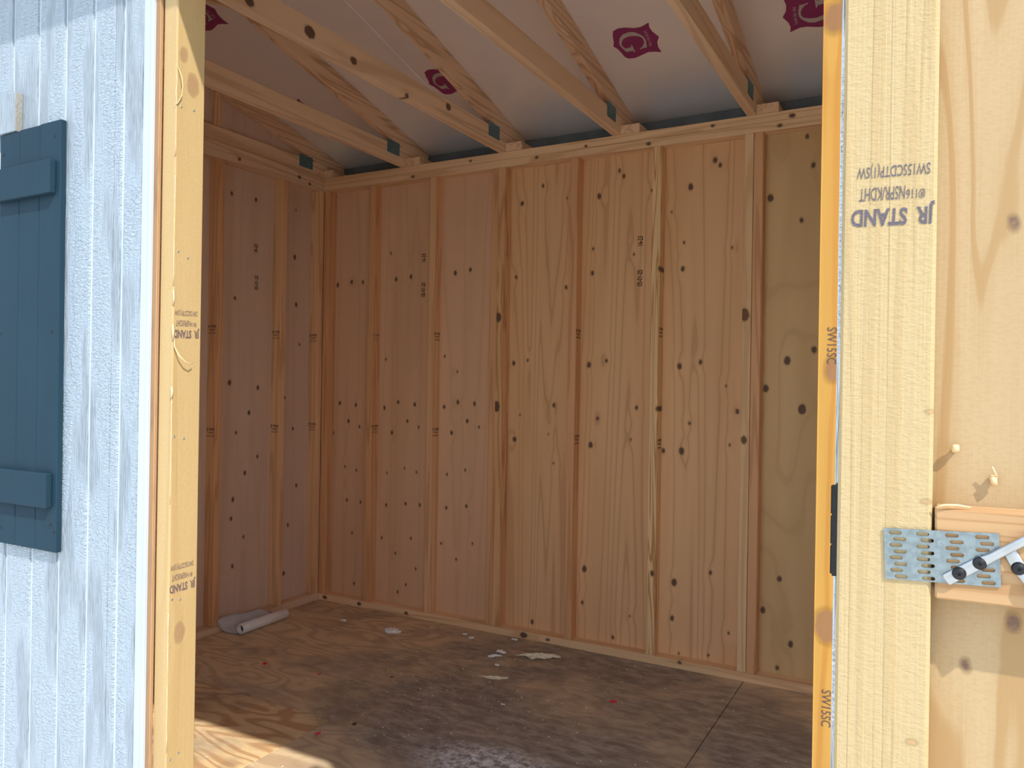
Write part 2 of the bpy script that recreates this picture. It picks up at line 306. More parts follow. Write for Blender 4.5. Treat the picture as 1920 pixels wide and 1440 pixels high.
def floor_mat(name, seed, light=(.76, .57, .35), dark=(.50, .33, .20), amt=.62):
    g = G(name); P = g.n('ShaderNodeNewGeometry').outputs['Position']
    sp = g.n('ShaderNodeSeparateXYZ'); g.put(sp.inputs[0], P)
    f = g.noise(g.vm('ADD', g.vm('MULTIPLY', P, (1.5, 4.2, 1)), (seed, 0, 0)), 1.0, 2.0, .5, .5)
    s = g.math('SINE', g.math('MULTIPLY', f, 70.0))
    c = g.mix(g.ramp(s, -.3, 1.0, 0, amt), light, dark)
    fib = g.noise(g.vm('MULTIPLY', P, (16, 240, 1)), 1.0, 3.0, .65)
    c = g.mix(g.ramp(fib, .42, .75, 0, .55), c, (.42, .29, .19))
    # trodden in dirt: strongest in the doorway and along the middle, clean by the left jamb
    sm = g.noise(g.vm('ADD', P, (3.1, 1.7, 0)), 1.4, 4.0, .6, .4)
    dx = g.math('SUBTRACT', sp.outputs['X'], 1.95); dy = g.math('ADD', sp.outputs['Y'], .75)
    rr = g.math('ADD', g.math('MULTIPLY', g.math('MULTIPLY', dx, dx), .95), g.math('MULTIPLY', g.math('MULTIPLY', dy, dy), 1.3))
    dirt = g.math('ADD', g.ramp(rr, 0.0, 1.5, .62, .06), g.math('MULTIPLY', g.math('SUBTRACT', sm, .5), 1.9))
    grit = g.noise(g.vm('MULTIPLY', P, (11, 26, 1)), 1.0, 7.0, .72)
    c = g.mix(g.ramp(dirt, .05, .62, 0, .86), c, g.mix(g.ramp(grit, .35, .68), (.15, .125, .11), (.42, .355, .30)))
    c = g.mix(g.ramp(g.noise(P, 3.3, 3.0, .6), .5, .68, 0, .45), c, (.24, .18, .145))
    # plaster-like dust near the threshold
    ex = g.math('SUBTRACT', sp.outputs['X'], 1.84); ey = g.math('ADD', sp.outputs['Y'], 1.20)
    rd = g.math('ADD', g.math('MULTIPLY', g.math('MULTIPLY', ex, ex), 9.0), g.math('MULTIPLY', g.math('MULTIPLY', ey, ey), 26.0))
    dn = g.noise(P, 34.0, 5.0, .75)
    du = g.math('MULTIPLY', g.ramp(rd, .0, 1.0, 1.0, 0.0), g.ramp(dn, .40, .62))
    c = g.mix(g.math('MULTIPLY', du, .95), c, (.86, .85, .84))
    sc_ = g.noise(g.vm('MULTIPLY', P, (90, 90, 1)), 1.0, 2.0)
    c = g.mix(g.ramp(sc_, .71, .76, 0, .7), c, (.42, .38, .33))
    g.bump(g.math('ADD', fib, grit), .35, .0015)
    return g.fin(c, g.ramp(grit, .3, .7, .62, .48), 0, .4)
M['floor_a'] = floor_mat('dirty floor ply', 0.0); M['floor_b'] = floor_mat('dirty floor ply b', 5.3, (.86, .62, .33), (.56, .30, .13), .85); M['floor_c'] = floor_mat('dirty floor ply c', 11.1)

g = G('foil'); P = g.n('ShaderNodeNewGeometry').outputs['Position']
a = g.noise(g.vm('MULTIPLY', P, (5, 60, 60)), 1.0, 3.0); b = g.noise(P, 4.0, 3.0)
g.bump(g.math('ADD', g.math('MULTIPLY', a, .5), b), .22, .006)
M['foil'] = g.fin(g.mix(g.ramp(b, .35, .65), (.96, .91, .87), (.93, .89, .87)), g.ramp(b, .3, .7, .34, .44), .42)
def plain(name, col, rough=.6, metal=0.0, nz=0.0, nscale=40):
    g = G(name); c = col
    if nz:
        P = g.n('ShaderNodeNewGeometry').outputs['Position']; n = g.noise(P, nscale, 3.0)
        c = g.mix(g.ramp(n, .3, .7), col, tuple(x * (1 - nz) for x in col)); g.bump(n, .25, .001)
    return g.fin(c, rough, metal)
M['galv'] = plain('galvanised plate', (.30, .36, .375), .34, .85, .22, 160)
M['galv_dark'] = plain('truss plate steel', (.20, .33, .36), .5, .6, .3, 90)
M['zinc'] = plain('zinc rod', (.50, .52, .52), .3, .9, .1, 60)
M['black'] = plain('black oxide', (.018, .018, .02), .38, .3, .3, 200)
M['nail'] = plain('nail head', (.55, .56, .57), .4, .7, .3, 300)
M['maroon'] = plain('magenta print', (.30, .028, .135), .5, .0, .12, 30)
M['print_light'] = plain('foil coloured print', (.56, .50, .47), .5, .2, .1, 30)
M['paper'] = plain('white roll paper', (.90, .88, .87), .55, 0, .08, 14)
M['paper_in'] = plain('roll core', (.05, .055, .065), .8)
M['scrap'] = plain('torn cream paper', (.95, .86, .64), .8, 0, .2, 50)
M['fluff'] = plain('white fluff', (.95, .93, .91), .95, 0, .15, 80)
M['red'] = plain('red plastic', (.85, .02, .05), .35, 0, .2, 90)
M['black_bit'] = plain('black bit', (.02, .02, .02), .5, 0, .2, 90)
M['resin'] = plain('splinter wood', (.78, .58, .32), .7, 0, .15, 120)
M['eave_shade'] = plain('fascia darkened as eave shade', (.16, .20, .22), .7, 0, .2, 12)  # rear fascia colour darkened to paint the unlit eave behind the plate
M['fascia'] = plain('painted fascia', (.60, .67, .72), .5, 0, .06, 20)
M['grass'] = plain('mown grass', (.17, .22, .07), .9, 0, .55, 9)
M['bounce_concrete'] = plain('pale concrete', (.80, .77, .71), .9, 0, .2, 22)
M['skid'] = wood('treated joist', (.34, .30, .16), (.22, .18, .09), 'X')
g = G('window glass'); g.b.inputs['Transmission Weight'].default_value = 1.0; g.b.inputs['IOR'].default_value = 1.1
M['glass'] = g.fin((.95, .98, .97), .02)
def ink(name, col, per, amt=.35, seed=0.0, ax='Z'):
    """printing ink broken into the fine strokes of a dot matrix mill stamp"""
    g = G(name); P = g.n('ShaderNodeNewGeometry').outputs['Position']
    sp = g.n('ShaderNodeSeparateXYZ'); g.put(sp.inputs[0], P)
    s = g.math('SINE', g.math('MULTIPLY', sp.outputs[ax], 2 * math.pi / per))
    n = g.noise(P, 260.0, 2.0)
    al = g.math('MULTIPLY', g.ramp(s, -.75, -.15, amt, 1.0), g.ramp(n, .32, .48, .55, 1.0))
    g.put(g.b.inputs['Alpha'], g.math('MULTIPLY', al, .88))
    return g.fin(col, .7)
M['ink_stile'] = ink('grey violet stamp ink', (.13, .115, .15), .0031)
M['ink_jamb'] = ink('grey brown stamp ink', (.20, .13, .12), .0031, .5)
M['ink_dark'] = ink('black print ink', (.012, .012, .014), .004, .8)
M['ink_faint'] = ink('faint stamp ink', (.17, .085, .06), .004, .2)

M_FRAME, M_GLASS = M['fascia'], M['glass']
# ------------------------------------------------------------------ ground
gr = struct(box('ground', -30, 40, -40, 30, -.45, -.35, M['grass'], bevel=0), 'mown grass round the shed')
pad = struct(box('bounce_pad', -4, 9.0, -14, -2.3, -.36, -.335, M['bounce_concrete'], bevel=.01), 'pale concrete yard, unseen, added before the shed door to bounce light inside')  # bright unseen pad, added to bounce sunlight through the door

XL, XR, YB, YF = -.079, 4.80, .079, -2.36
H = 2.41
# ------------------------------------------------------------------ floor
fl = struct(empty('floor'), 'dirty plywood floor of the shed')
FS = [(-.064, 2.3845, -1.172, .064, 'floor_a'), (2.3875, 4.785, -1.172, .064, 'floor_c'),
      (-.064, 1.1445, -2.345, -1.175, 'floor_b'), (1.1475, 3.585, -2.345, -1.175, 'floor_a'), (3.588, 4.785, -2.345, -1.175, 'floor_c')]
for a, b_, c, d, m in FS: box('plywood_sheet', a, b_, c, d, -.018, 0, M[m], fl, .0012)
for i in range(13): box('joist', XL + .02 + i*.4 , XL + .058 + i*.4, -2.345, .064, -.16, -.019, M['skid'], fl, 0)
box('rim_joist', XL, XR, -2.345, -2.307, -.16, -.019, M['skid'], fl, 0)
for y in (-2.0, -.3): box('skid', XL, XR, y-.05, y+.05, -.335, -.16, M['skid'], fl, .004)

# ------------------------------------------------------------------ back wall
wb_ = struct(empty('wall_back'), 'back wall of bare plywood and pine studs')
for a, b_, m in ((XL, 1.148, 'ply_a'), (1.150, 2.369, 'ply_b'), (2.371, 3.589, 'ply_c'), (3.591, XR, 'ply_a')):
    box('siding_panel', a, b_, .064, YB, -.12, 2.40, M[m], wb_, .0008)
box('bottom_plate', -.064, XR-.015, 0, .0635, .0005, .038, M['plate'], wb_)
box('top_plate', -.064, XR-.015, 0, .0635, 2.334, 2.3715, M['plate'], wb_)
box('top_plate', -.064, XR-.015, 0, .0635, 2.3725, H, M['plate'], wb_)
def stud(x0, x1, y0, y1, m, par, z0=.0385, z1=2.3335, lean=0.0, rot=0.0):
    o = box('stud', x0, x1, y0, y1, z0, z1, M[m], par, .002)
    o.rotation_euler = (0, lean, rot)
    return o
stud(.0005, .0385, 0, .0635, 'stud_warm', wb_)
stud(.326, .364, 0, .0635, 'stud_warm', wb_, lean=.002)
stud(.732, .770, 0, .0635, 'stud', wb_)
stud(1.1095, 1.147, .002, .0635, 'stud_warm', wb_)
stud(1.148, 1.188, -.003, .0605, 'stud_knotty', wb_)
stud(1.545, 1.583, 0, .0635, 'stud_warm', wb_)
stud(1.951, 1.991, 0, .0635, 'stud_zebra', wb_)
stud(2.358, 2.3955, 0, .0635, 'stud_door', wb_)
stud(2.3975, 2.436, -.001, .0625, 'stud_warm', wb_)
for x in (2.764, 3.17, 3.577, 3.983, 4.39, 4.747): stud(x, x+.038, 0, .0635, 'stud', wb_)

# ------------------------------------------------------------------ left wall (gable end)
def roof_z(y):                                    # underside of the roof sheathing
    return 2.583 - .25*y if y > -1.14 else 2.583 - .25*(-2.28 - y)
wl = struct(empty('wall_left'), 'left end wall of bare plywood and pine studs')
for y0, y1, nm in ((-1.139, .063, 'a'), (-2.345, -1.141, 'b')):
    prism('siding_panel', [(y0, -.12), (y1, -.12), (y1, roof_z(y1) - .002), (y0, roof_z(y0) - .002)], 'X', XL, -.064, M['ply_left'], wl)
box('bottom_plate', -.0635, 0, -2.345, -.0005, .0005, .038, M['plate_y'], wl)
box('top_plate', -.0635, 0, -2.345, -.0005, 2.334, 2.3715, M['plate_y'], wl)
box('top_plate', -.0635, 0, -2.345, -.0005, 2.3725, 2.4095, M['plate_y'], wl)
for y, m in ((-.0385, 'stud'), (-.324, 'stud'), (-.744, 'stud_warm'), (-1.14, 'stud'), (-1.178, 'stud_warm'), (-1.545, 'stud'), (-1.951, 'stud'), (-2.319, 'stud')):
    stud(-.0635, 0, y, y + .038, m, wl)

# ------------------------------------------------------------------ right wall
wr = struct(empty('wall_right'), 'right end wall of bare plywood and pine studs')

def rside(pts): prism('siding_panel', pts, 'X', XR - .015, XR, M['ply_plain'], wr)
rside([(-.60, -.12), (.063, -.12), (.063, roof_z(.063)-.002), (-.60, roof_z(-.60)-.002)])
rside([(-2.345, -.12), (-1.70, -.12), (-1.70, roof_z(-1.70)-.002), (-2.345, roof_z(-2.345)-.002)])
rside([(-1.699, -.12), (-.601, -.12), (-.601, .85), (-1.699, .85)])
rside([(-1.699, 1.95), (-.601, 1.95), (-.601, roof_z(-.601)-.002), (-1.14, roof_z(-1.1401)-.002), (-1.699, roof_z(-1.699)-.002)])
w2 = struct(empty('added_window'), 'unseen window added in the right end wall to light the interior')  # made-up window, lets extra daylight into the interior
for a in ((-1.698, -1.66, .851, 1.949), (-.64, -.602, .851, 1.949), (-1.659, -.641, .851, .889), (-1.659, -.641, 1.911, 1.949), (-1.659, -.641, 1.385, 1.415)):
    box('window_frame', XR-.02, XR+.004, a[0], a[1], a[2], a[3], None, w2, .002).data.materials.append(M_FRAME)
for a in ((.8895, 1.3845), (1.4155, 1.9105)): box('glass_pane', XR-.010, XR-.006, -1.6585, -.6415, a[0], a[1], None, w2, 0).data.materials.append(M_GLASS)
for z0, z1 in ((.0005, .038), (2.334, 2.3715), (2.3725, 2.4095)): box('plate', XR-.079, XR-.0155, -2.28, -.0005, z0, z1, M['plate_y'], wr)
for y in (-.04, -.45, -.60, -1.74, -2.07, -2.245): stud(XR-.079, XR-.0155, y, y+.036, 'stud', wr)

# ------------------------------------------------------------------ front wall
wf = struct(empty('wall_front'), 'front wall of grooved pale blue siding with the door opening')
GROOVES = [1.196 + .1016*k for k in range(-13, 40) if abs(1.196 + .1016*k - 1.70) > .05]
def siding(x0, x1, z0, z1, kerf=None):
    """grooved vertical siding: the grooves are real channels in the face"""
    pts = [(x0, YF)]
    ev = [(gx, .0066, .0042) for gx in GROOVES if x0 + .012 < gx < x1 - .012]
    if kerf and x0 < kerf < x1: ev.append((kerf, .0012, .003))
    for gx, hw, dp in sorted(ev):
        pts += [(gx - hw, YF), (gx - hw + .0016, YF + dp), (gx + hw - .0016, YF + dp), (gx + hw, YF)] if hw > .002 else \
               [(gx - hw, YF), (gx - hw + .0004, YF + dp), (gx + hw - .0004, YF + dp), (gx + hw, YF)]
    pts += [(x1, YF), (x1, -2.3455), (x0, -2.3455)]
    o = prism('siding_panel', pts, 'Z', z0, z1, M['siding'], wf)
    o.data.materials.append(M['siding_groove'])                     # the channels are planed smooth
    for p in o.data.polygons:
        if abs(p.normal.z) < .5 and all(YF + .0005 < (o.location + o.data.vertices[v].co).y < -2.35 for v in p.vertices): p.material_index = 1
    return o
siding(XL, .60, -.12, 2.40); siding(.6005, 1.1495, -.12, .90); siding(.6005, 1.1495, 1.82, 2.40)
siding(1.15, 1.664, -.12, 2.40, kerf=1.575)
# smooth caulked return of the siding beside the opening, its raw plywood edge, and the trimmer stud
prism('siding_edge', [(1.6642, YF+.0012), (1.668, YF-.0004), (1.679, YF+.0012), (1.688, YF+.0030), (1.6935, YF+.0062), (1.6935, -2.3505), (1.6642, -2.3505)], 'Z', -.12, 2.40, M['siding_smooth'], wf)
prism('siding_lip', [(1.684, YF+.0006), (1.690, YF+.0008), (1.692, YF+.004), (1.684, YF+.004)], 'Z', -.12, 2.40, M['siding_smooth'], wf)
box('plywood_edge', 1.6940, 1.7068, -2.3530, -2.3456, -.12, 2.40, M['ply_edge'], wf, .0004)
lj = box('door_post', 1.7075, 1.748, -2.3455, -2.2755, .0005, 2.10, M['jamb'], wf, .0028)
rj = box('door_post', 2.966, 3.004, -2.3455, -2.2815, .0005, 2.10, M['jamb_right'], wf, .002)
siding(3.0035, 4.20, -.12, 2.40); box('siding_lip', 2.9895, 3.0033, YF-.001, -2.3458, -.12, 2.40, M['lip_bright'], wf, .0008); siding(4.2005, XR, -.12, 2.40); siding(1.7055, 2.9895, 2.10, 2.40)
box('header', 1.7085, 3.004, -2.345, -2.281, 2.1005, 2.3335, M['plate'], wf)
for z0, z1 in ((2.334, 2.3715), (2.3725, 2.4095)): box('top_plate', .0005, XR-.0795, -2.345, -2.281, z0, z1, M['plate'], wf)
box('bottom_plate', .0005, 1.7065, -2.345, -2.281, .0005, .038, M['plate'], wf)
box('bottom_plate', 3.0045, XR-.0795, -2.345, -2.281, .0005, .038, M['plate'], wf)
for x in (.12, .56, 1.152, 1.40, 3.32, 3.73, 4.13, 4.54): stud(x, x+.038, -2.345, -2.281, 'stud', wf)
# nails in the left door post
nm_ = cyl_mesh('nail', .0026, .0009, 12, .4)
for y, z in ((-2.333,1.801),(-2.303,1.803),(-2.312,1.498),(-2.335,1.508),(-2.338,1.134),(-2.315,1.129),(-2.337,.805),(-2.318,.801),(-2.316,.487),(-2.336,.481)):
    n_ = link('nail', nm_, M['nail'], lj, Vector((1.7479, y, z)) - lj.location, (0, math.pi/2, 0))
# torn splinters standing off the post's arris
def splinter(pts, r, par, m='resin'):
    rad = [r * (.35 + .65*math.sin(math.pi*(i+.6)/(len(pts)+.4))) for i in range(len(pts))]
    return tube_path('wood_splinter', pts, rad, M[m], par, 6)
splinter([(1.750,-2.343,1.335),(1.752,-2.343,1.315),(1.757,-2.336,1.298),(1.760,-2.326,1.287),(1.760,-2.314,1.281),(1.757,-2.303,1.283)], .0016, lj)
splinter([(1.749,-2.346,1.36),(1.752,-2.347,1.345),(1.750,-2.345,1.33)], .0026, lj)
splinter([(1.748,-2.345,1.88),(1.752,-2.342,1.872),(1.755,-2.338,1.858),(1.7555,-2.336,1.84),(1.754,-2.337,1.822),(1.751,-2.343,1.806),(1.749,-2.350,1.799)], .0011, lj)
splinter([(1.748,-2.345,1.43),(1.751,-2.346,1.415),(1.749,-2.345,1.40)], .0022, lj)
splinter([(1.749,-2.346,1.235),(1.7505,-2.346,1.225),(1.749,-2.346,1.212)], .0028, lj)
for z0, z1 in ((1.70,1.86),(1.44,1.66),(1.0,1.22),(.5,.78)):                      # lifted fibre along the arris
    k = 9; tube_path('wood_splinter', [(1.7482 + R.uniform(0,.0008), -2.3452 + R.uniform(-.0006,.0006), z0+(z1-z0)*i/k) for i in range(k+1)], [.0006+R.uniform(0,.0008) for _ in range(k+1)], M['resin'], lj, 5)
# mill stamps, upside down as on the post
def grade_stamp(O, X, Y, s, mat, par, sx=1.0):
    O, X, Y = Vector(O), Vector(X).normalized(), Vector(Y).normalized()
    t = text('grade_stamp', 'JR  STAND', .0215*s, (O + Y*.026*s, X, Y), mat, par, sx*.98, bold=.0008)
    text('grade_stamp', '®116', .0125*s, (O + Y*.006*s - X*.028*s*sx, X, Y), mat, par, sx*.8)
    text('grade_stamp', 'NSPR/KDHT', .0175*s, (O + Y*.004*s + X*.012*s*sx, X, Y), mat, par, sx*.60)
    text('grade_stamp', 'SW15SCDTP(1)SW', .0150*s, (O - Y*.0165*s, X, Y), mat, par, sx*.72)
for zc in (1.369, .853):
    grade_stamp((1.7484, -2.3135, zc), (0, -1, -.03), (0, .03, -1), 1.0, M['ink_jamb'], lj, .62)
text('grade_stamp', 'SW15SC', .016, ((2.981,-2.3461,1.305), (0,0,-1), (1,0,0)), M['ink_jamb'], rj, .8)
text('grade_stamp', 'SW15SC', .016, ((2.981,-2.3461,.852), (0,0,-1), (1,0,0)), M['ink_jamb'], rj, .8)

# window left of the shutter
w1 = struct(empty('window_1'), 'window left of the shutter, mostly outside the picture')
for a in ((.6, .635, .90, 1.82), (1.115, 1.15, .90, 1.82), (.635, 1.115, .90, .935), (.635, 1.115, 1.785, 1.82), (.635, 1.115, 1.345, 1.375)):
    box('window_frame', a[0]+.0005, a[1]-.0005, -2.366, -2.30, a[2]+.0005, a[3]-.0005, M['fascia'], w1, .002)
box('glass_pane', .636, 1.114, -2.335, -2.331, .936, 1.344, M['glass'], w1, 0)
box('glass_pane', .636, 1.114, -2.335, -2.331, 1.376, 1.784, M['glass'], w1, 0)
t1 = struct(empty('trim_1'), 'short weathered trim board end above the shutter')
tb = box('trim_board', .56, 1.236, -2.377, -2.3605, 1.812, 1.902, M['siding'], t1, .001)
tb2 = box('trim_board_end', 1.2362, 1.2385, -2.3765, -2.3605, 1.8125, 1.9015, M['sill'], t1, .0006); tb2['label'] = 'bare weathered end of the trim board'

# eaves
ev = struct(empty('trim_2'), 'eaves of the shed')
box('fascia', XL-.1, XR+.1, -2.512, -2.494, 2.362, 2.5235, M['fascia'], ev)
box('soffit', XL, XR, -2.4935, -2.3605, 2.392, 2.40, M['fascia'], ev)
box('fascia', XL-.1, XR+.1, .216, .234, 2.362, 2.5235, M['eave_shade'], ev)
box('soffit', XL, XR, .0795, .2155, 2.39, 2.398, M['fascia'], ev)

# ------------------------------------------------------------------ ceiling: foil faced roof sheathing
ce = struct(empty('ceiling'), 'foil faced roof sheathing over the trusses')
S = math.sqrt(1 + .0625)
for a, b_ in ((-.20, .938), (.940, 3.378), (3.380, 4.92)):
    prism('sheathing_panel', [(.25, 2.5205), (-1.1395, 2.868), (-1.1395, 2.880), (.25, 2.5325)], 'X', a, b_, M['foil'], ce)
for a, b_ in ((-.20, 2.158), (2.160, 4.92)):
    prism('sheathing_panel', [(-2.53, 2.5205), (-1.1405, 2.868), (-1.1405, 2.880), (-2.53, 2.5325)], 'X', a, b_, M['foil'], ce)
def on_deck(u, v, off):                           # u along the wall, v down the slope; off = distance below the foil
    y = v / S
    return Vector((u, y, 2.583 - .25*y)) - Vector((0, .25, 1)).normalized() * off
def deck_print(name, pts, at, flip, off, mat, par):
    k = -1 if flip else 1
    P_ = [on_deck(at[0] + k*p[0], at[1] + k*p[1], off) for p in pts]
    c = sum(P_, Vector()) / len(P_)
    bm = bmesh.new(); vs = [bm.verts.new(p - c) for p in P_]
    for tri in tessellate_polygon([[Vector((p[0], p[1], 0)) for p in pts]]):
        bm.faces.new([vs[i] for i in tri])
    bmesh.ops.recalc_face_normals(bm, faces=bm.faces)
    me = bpy.data.meshes.new(name); bm.to_mesh(me); bm.free()
    return link(name, me, mat, par, c)
for at, flip in ((LOGO_AT, 0), ((LOGO_AT[0]-.93, LOGO_AT[1]), 0), ((LOGO_AT[0]-1.86, LOGO_AT[1]), 0), ((LOGO_AT[0]+.668, LOGO_AT[1]+.035), 1),
                 ((.24, -1.10), 0), ((3.9, -.36), 1)):
    s_ = deck_print('foil_logo', SHIELD, at, flip, .0006, M['maroon'], ce)
    s_['label'] = 'magenta shield print with a pale letter G'
    g_ = deck_print('logo_letter', GLYPH, at, flip, .0010, M['print_light'], s_); g_.location -= s_.location
    k = -1 if flip else 1
    p0, p1 = (on_deck(at[0]+k*q[0], at[1]+k*q[1], .0011) for q in WORDS)
    X_ = (p1 - p0).normalized(); N_ = -Vector((0, .25, 1)).normalized(); Y_ = N_.cross(X_)
    text('logo_lettering', 'Look for the', .021, ((p0+p1)/2, X_, Y_), M['print_light'], s_, .92, .00005)

# ------------------------------------------------------------------ trusses
def chord_pts(side):                              # top chord side view, rear or front half
    p = [(.208, 2.4405), (.208, 2.5295), (-1.139, 2.8665), (-1.139, 2.7755)]
    return p if side else [(-2.28 - y, z) for y, z in p]
def lookout(x, par):
    return box('lookout_block', x + .0395, x + .1315, -.002, .21, H + .0005, H + .042, M['chord_block'], par, .001)
M['chord_block'] = wood('lookout block pine', (.86, .57, .34), (.6, .35, .18), 'Y', 20, 8, 30, rand=True)
def truss(x, label, bc, m_top='rafter'):
    t = empty('roof_truss', (x + .019, -1.14, H))
    def P(o): return o
    box('bottom_chord', x, x+.038, -2.345, .064, H+.0003, H+.0895, M[bc], t, .002)
    for s_ in (1, 0): prism('top_chord', chord_pts(s_), 'X', x+.0002, x+.0378, M[m_top], t, .0015)
    for sx_ in (x - .0013, x + .0383):
        for y in (-.165, -2.22): box('gusset_plate', sx_, sx_+.001, y, y+.105, H+.038, H+.105, M['galv_dark'], t, 0)
        box('gusset_plate', sx_, sx_+.001, -1.17, -1.11, 2.79, 2.85, M['galv_dark'], t, 0)
    lookout(x, t)
    thing(t, label, 'truss', 'roof trusses under the foil sheathing')
    return t
truss(-.0755, 'end roof truss resting along the left wall plate', 'chord')
truss(.535, 'dim roof truss nearest to the left end wall, clear of it', 'chord')
truss(1.145, 'roof truss with several big dark knots on its bottom chord', 'chord_knotty')
truss(1.754, 'roof truss crossing the top middle of the doorway', 'chord')
truss(2.364, 'rightmost roof truss seen through the doorway', 'chord')
truss(2.974, 'roof truss above the right door post, hidden behind the door frame', 'chord')
truss(3.584, 'roof truss in the right part of the shed, next but one from the end', 'chord')
truss(4.194, 'second roof truss from the right end wall', 'chord')
truss(4.72, 'end roof truss resting along the right wall plate', 'chord')
for y in (-.74, -1.6): box('gable_stud', -.0635, -.038, y, y+.038, H+.092, roof_z(y)-.09, M['stud'], wl)

# date print on the plywood, and faint mill stamps on stud sides
for x in (.655, 1.876):
    text('date_print', '05-01-25', .034, ((x, .0636, 1.752), (0, 0, 1), (-1, 0, 0)), M['ink_dark'], wb_, .62, bold=.0006)
    text('date_print', '16-23', .034, ((x, .0636, 1.923), (0, 0, 1), (-1, 0, 0)), M['ink_dark'], wb_, .62, bold=.0006)
text('date_print', '05-01-25', .034, ((-.0636, -.435, 1.764), (0, 0, 1), (0, -1, 0)), M['ink_dark'], wl, .62, bold=.0006)
text('date_print', '16-23', .034, ((-.0636, -.443, 1.943), (0, 0, 1), (0, -1, 0)), M['ink_dark'], wl, .62, bold=.0006)
for x in (.3642, .7702, 1.5832, 1.9912):
    for z in (1.49, .985):
        grade_stamp((x + .0003, .031, z), (0, 1, 0), (0, 0, 1), .78, M['ink_faint'], wb_, .72)
for y in (-.3243, -.0388, -.7443):
    for z in (1.49, .985): grade_stamp((-.031, y - .0003, z), (1, 0, 0), (0, 0, 1), .78, M['ink_faint'], wl, .72)

# ------------------------------------------------------------------ door leaf, swung right back against the wall
d1 = struct(empty('door_1'), 'door leaf folded back, showing its bare wooden inner side')
box('door_panel', 3.002, 4.19, -2.432, -2.417, .0, 2.08, M['door_ply'], d1, .0008)
for z0, z1 in ((.0, .089), (1.991, 2.08)): box('rail', 3.0965, 4.101, -2.470, -2.4323, z0, z1, M['rail'], d1, .002)
st = box('stile', 3.004, 3.0955, -2.470, -2.4323, .0, 2.08, M['stile'], d1, .0035)
box('stile', 4.1015, 4.19, -2.470, -2.4323, .0, 2.08, M['stile'], d1, .0035)
rl = box('rail', -.5, .5, -.019, .0185, -.047, .047, M['rail'], d1, .002); rl.location = (3.5985, -2.4513, 1.0895); rl.rotation_euler = (0, -.014, 0)
splinter([(3.0985,-2.4715,1.130),(3.106,-2.473,1.1335),(3.118,-2.470,1.134),(3.13,-2.468,1.1325)], .0013, d1)
splinter([(3.1145,-2.433,1.187),(3.116,-2.440,1.189),(3.1165,-2.441,1.194)], .0042, d1)
splinter([(3.150,-2.433,1.162),(3.151,-2.4385,1.160),(3.152,-2.438,1.153)], .0038, d1)
splinter([(3.155,-2.436,1.160),(3.1525,-2.440,1.166),(3.1495,-2.441,1.173)], .0012, d1)
grade_stamp((3.0535, -2.4704, 1.466), (-1, 0, .03), (-.03, 0, -1), 1.14, M['ink_stile'], st, .70)
# black hinge between post and leaf
hg = empty('hinge'); hg.parent = d1; hg['label'] = 'black hinge barrel'
for i in range(3):
    o = link('knuckle', cyl_mesh('knuckle', .0036, .0338, 12, .06), M['black'], hg, (2.9935, -2.402, 1.034 + i*.0352))
box('hinge_leaf', 2.9935, 3.02, -2.416, -2.4145, 1.034, 1.139, M['black'], hg, 0)
box('hinge_leaf', 2.9925, 2.9945, -2.414, -2.349, 1.036, 1.137, M['black'], hg, 0)

# perforated steel plate: real slots cut through it
cu = bpy.data.curves.new('mending_plate', 'CURVE'); cu.dimensions = '2D'; cu.fill_mode = 'BOTH'; cu.extrude = .0005; cu.resolution_u = 4
def spl(pts):
    s_ = cu.splines.new('POLY'); s_.points.add(len(pts)-1); s_.use_cyclic_u = True
    for p, q in zip(s_.points, pts): p.co = (q[0], q[1], 0, 1)
PW, PH = .1045, .0535
spl([(-PW/2, -PH/2), (PW/2, -PH/2), (PW/2, PH/2), (-PW/2, PH/2)])
SL = []
for ci, cx in enumerate((.106, .35, .605, .86)):
    for r in range(8):
        x = -PW/2 + PW*(cx + (.038 if r % 2 else 0)); y = PH/2 - .0042 - r*.00655; SL.append((x, y))
        pts = []
        for k in range(6): a = math.pi/2 + math.pi*k/5; pts.append((x - .0043 + .0019*math.cos(a), y + .0019*math.sin(a)))
        for k in range(6): a = -math.pi/2 + math.pi*k/5; pts.append((x + .0043 + .0019*math.cos(a), y + .0019*math.sin(a)))
        spl(pts)
to = bpy.data.objects.new('t', cu); COL.objects.link(to)
me = bpy.data.meshes.new_from_object(to.evaluated_get(bpy.context.evaluated_depsgraph_get())); bpy.data.objects.remove(to)
me.name = 'mending_plate'; me.materials.clear(); me.materials.append(M['galv'])
mp = link('mending_plate', me, None, d1, (3.1038, -2.4716, 1.0798), (math.pi/2, -.047, 0))
mp['label'] = 'galvanised steel plate with four columns of punched slots'
bm = bmesh.new()                                   # curled lips round the slots
for x, y in SL:
    for sg in (-1, 1): bm_box(bm, x-.0045, x+.0045, y+sg*.0021-.00025, y+sg*.0021+.00025, .0004, .0011)
link('slot_lips', to_mesh(bm, 'slot_lips'), M['galv'], mp)
text('plate_mark', 'NZ', .004, ((0,0,0),(1,0,0),(0,1,0)), M['nail'], None, 1, .0002).name = 'plate_mark'
pmk = bpy.data.objects['plate_mark']; pmk.parent = mp; pmk.location = (-.001, .0135, .0006); pmk.rotation_euler = (0, 0, -1.35)

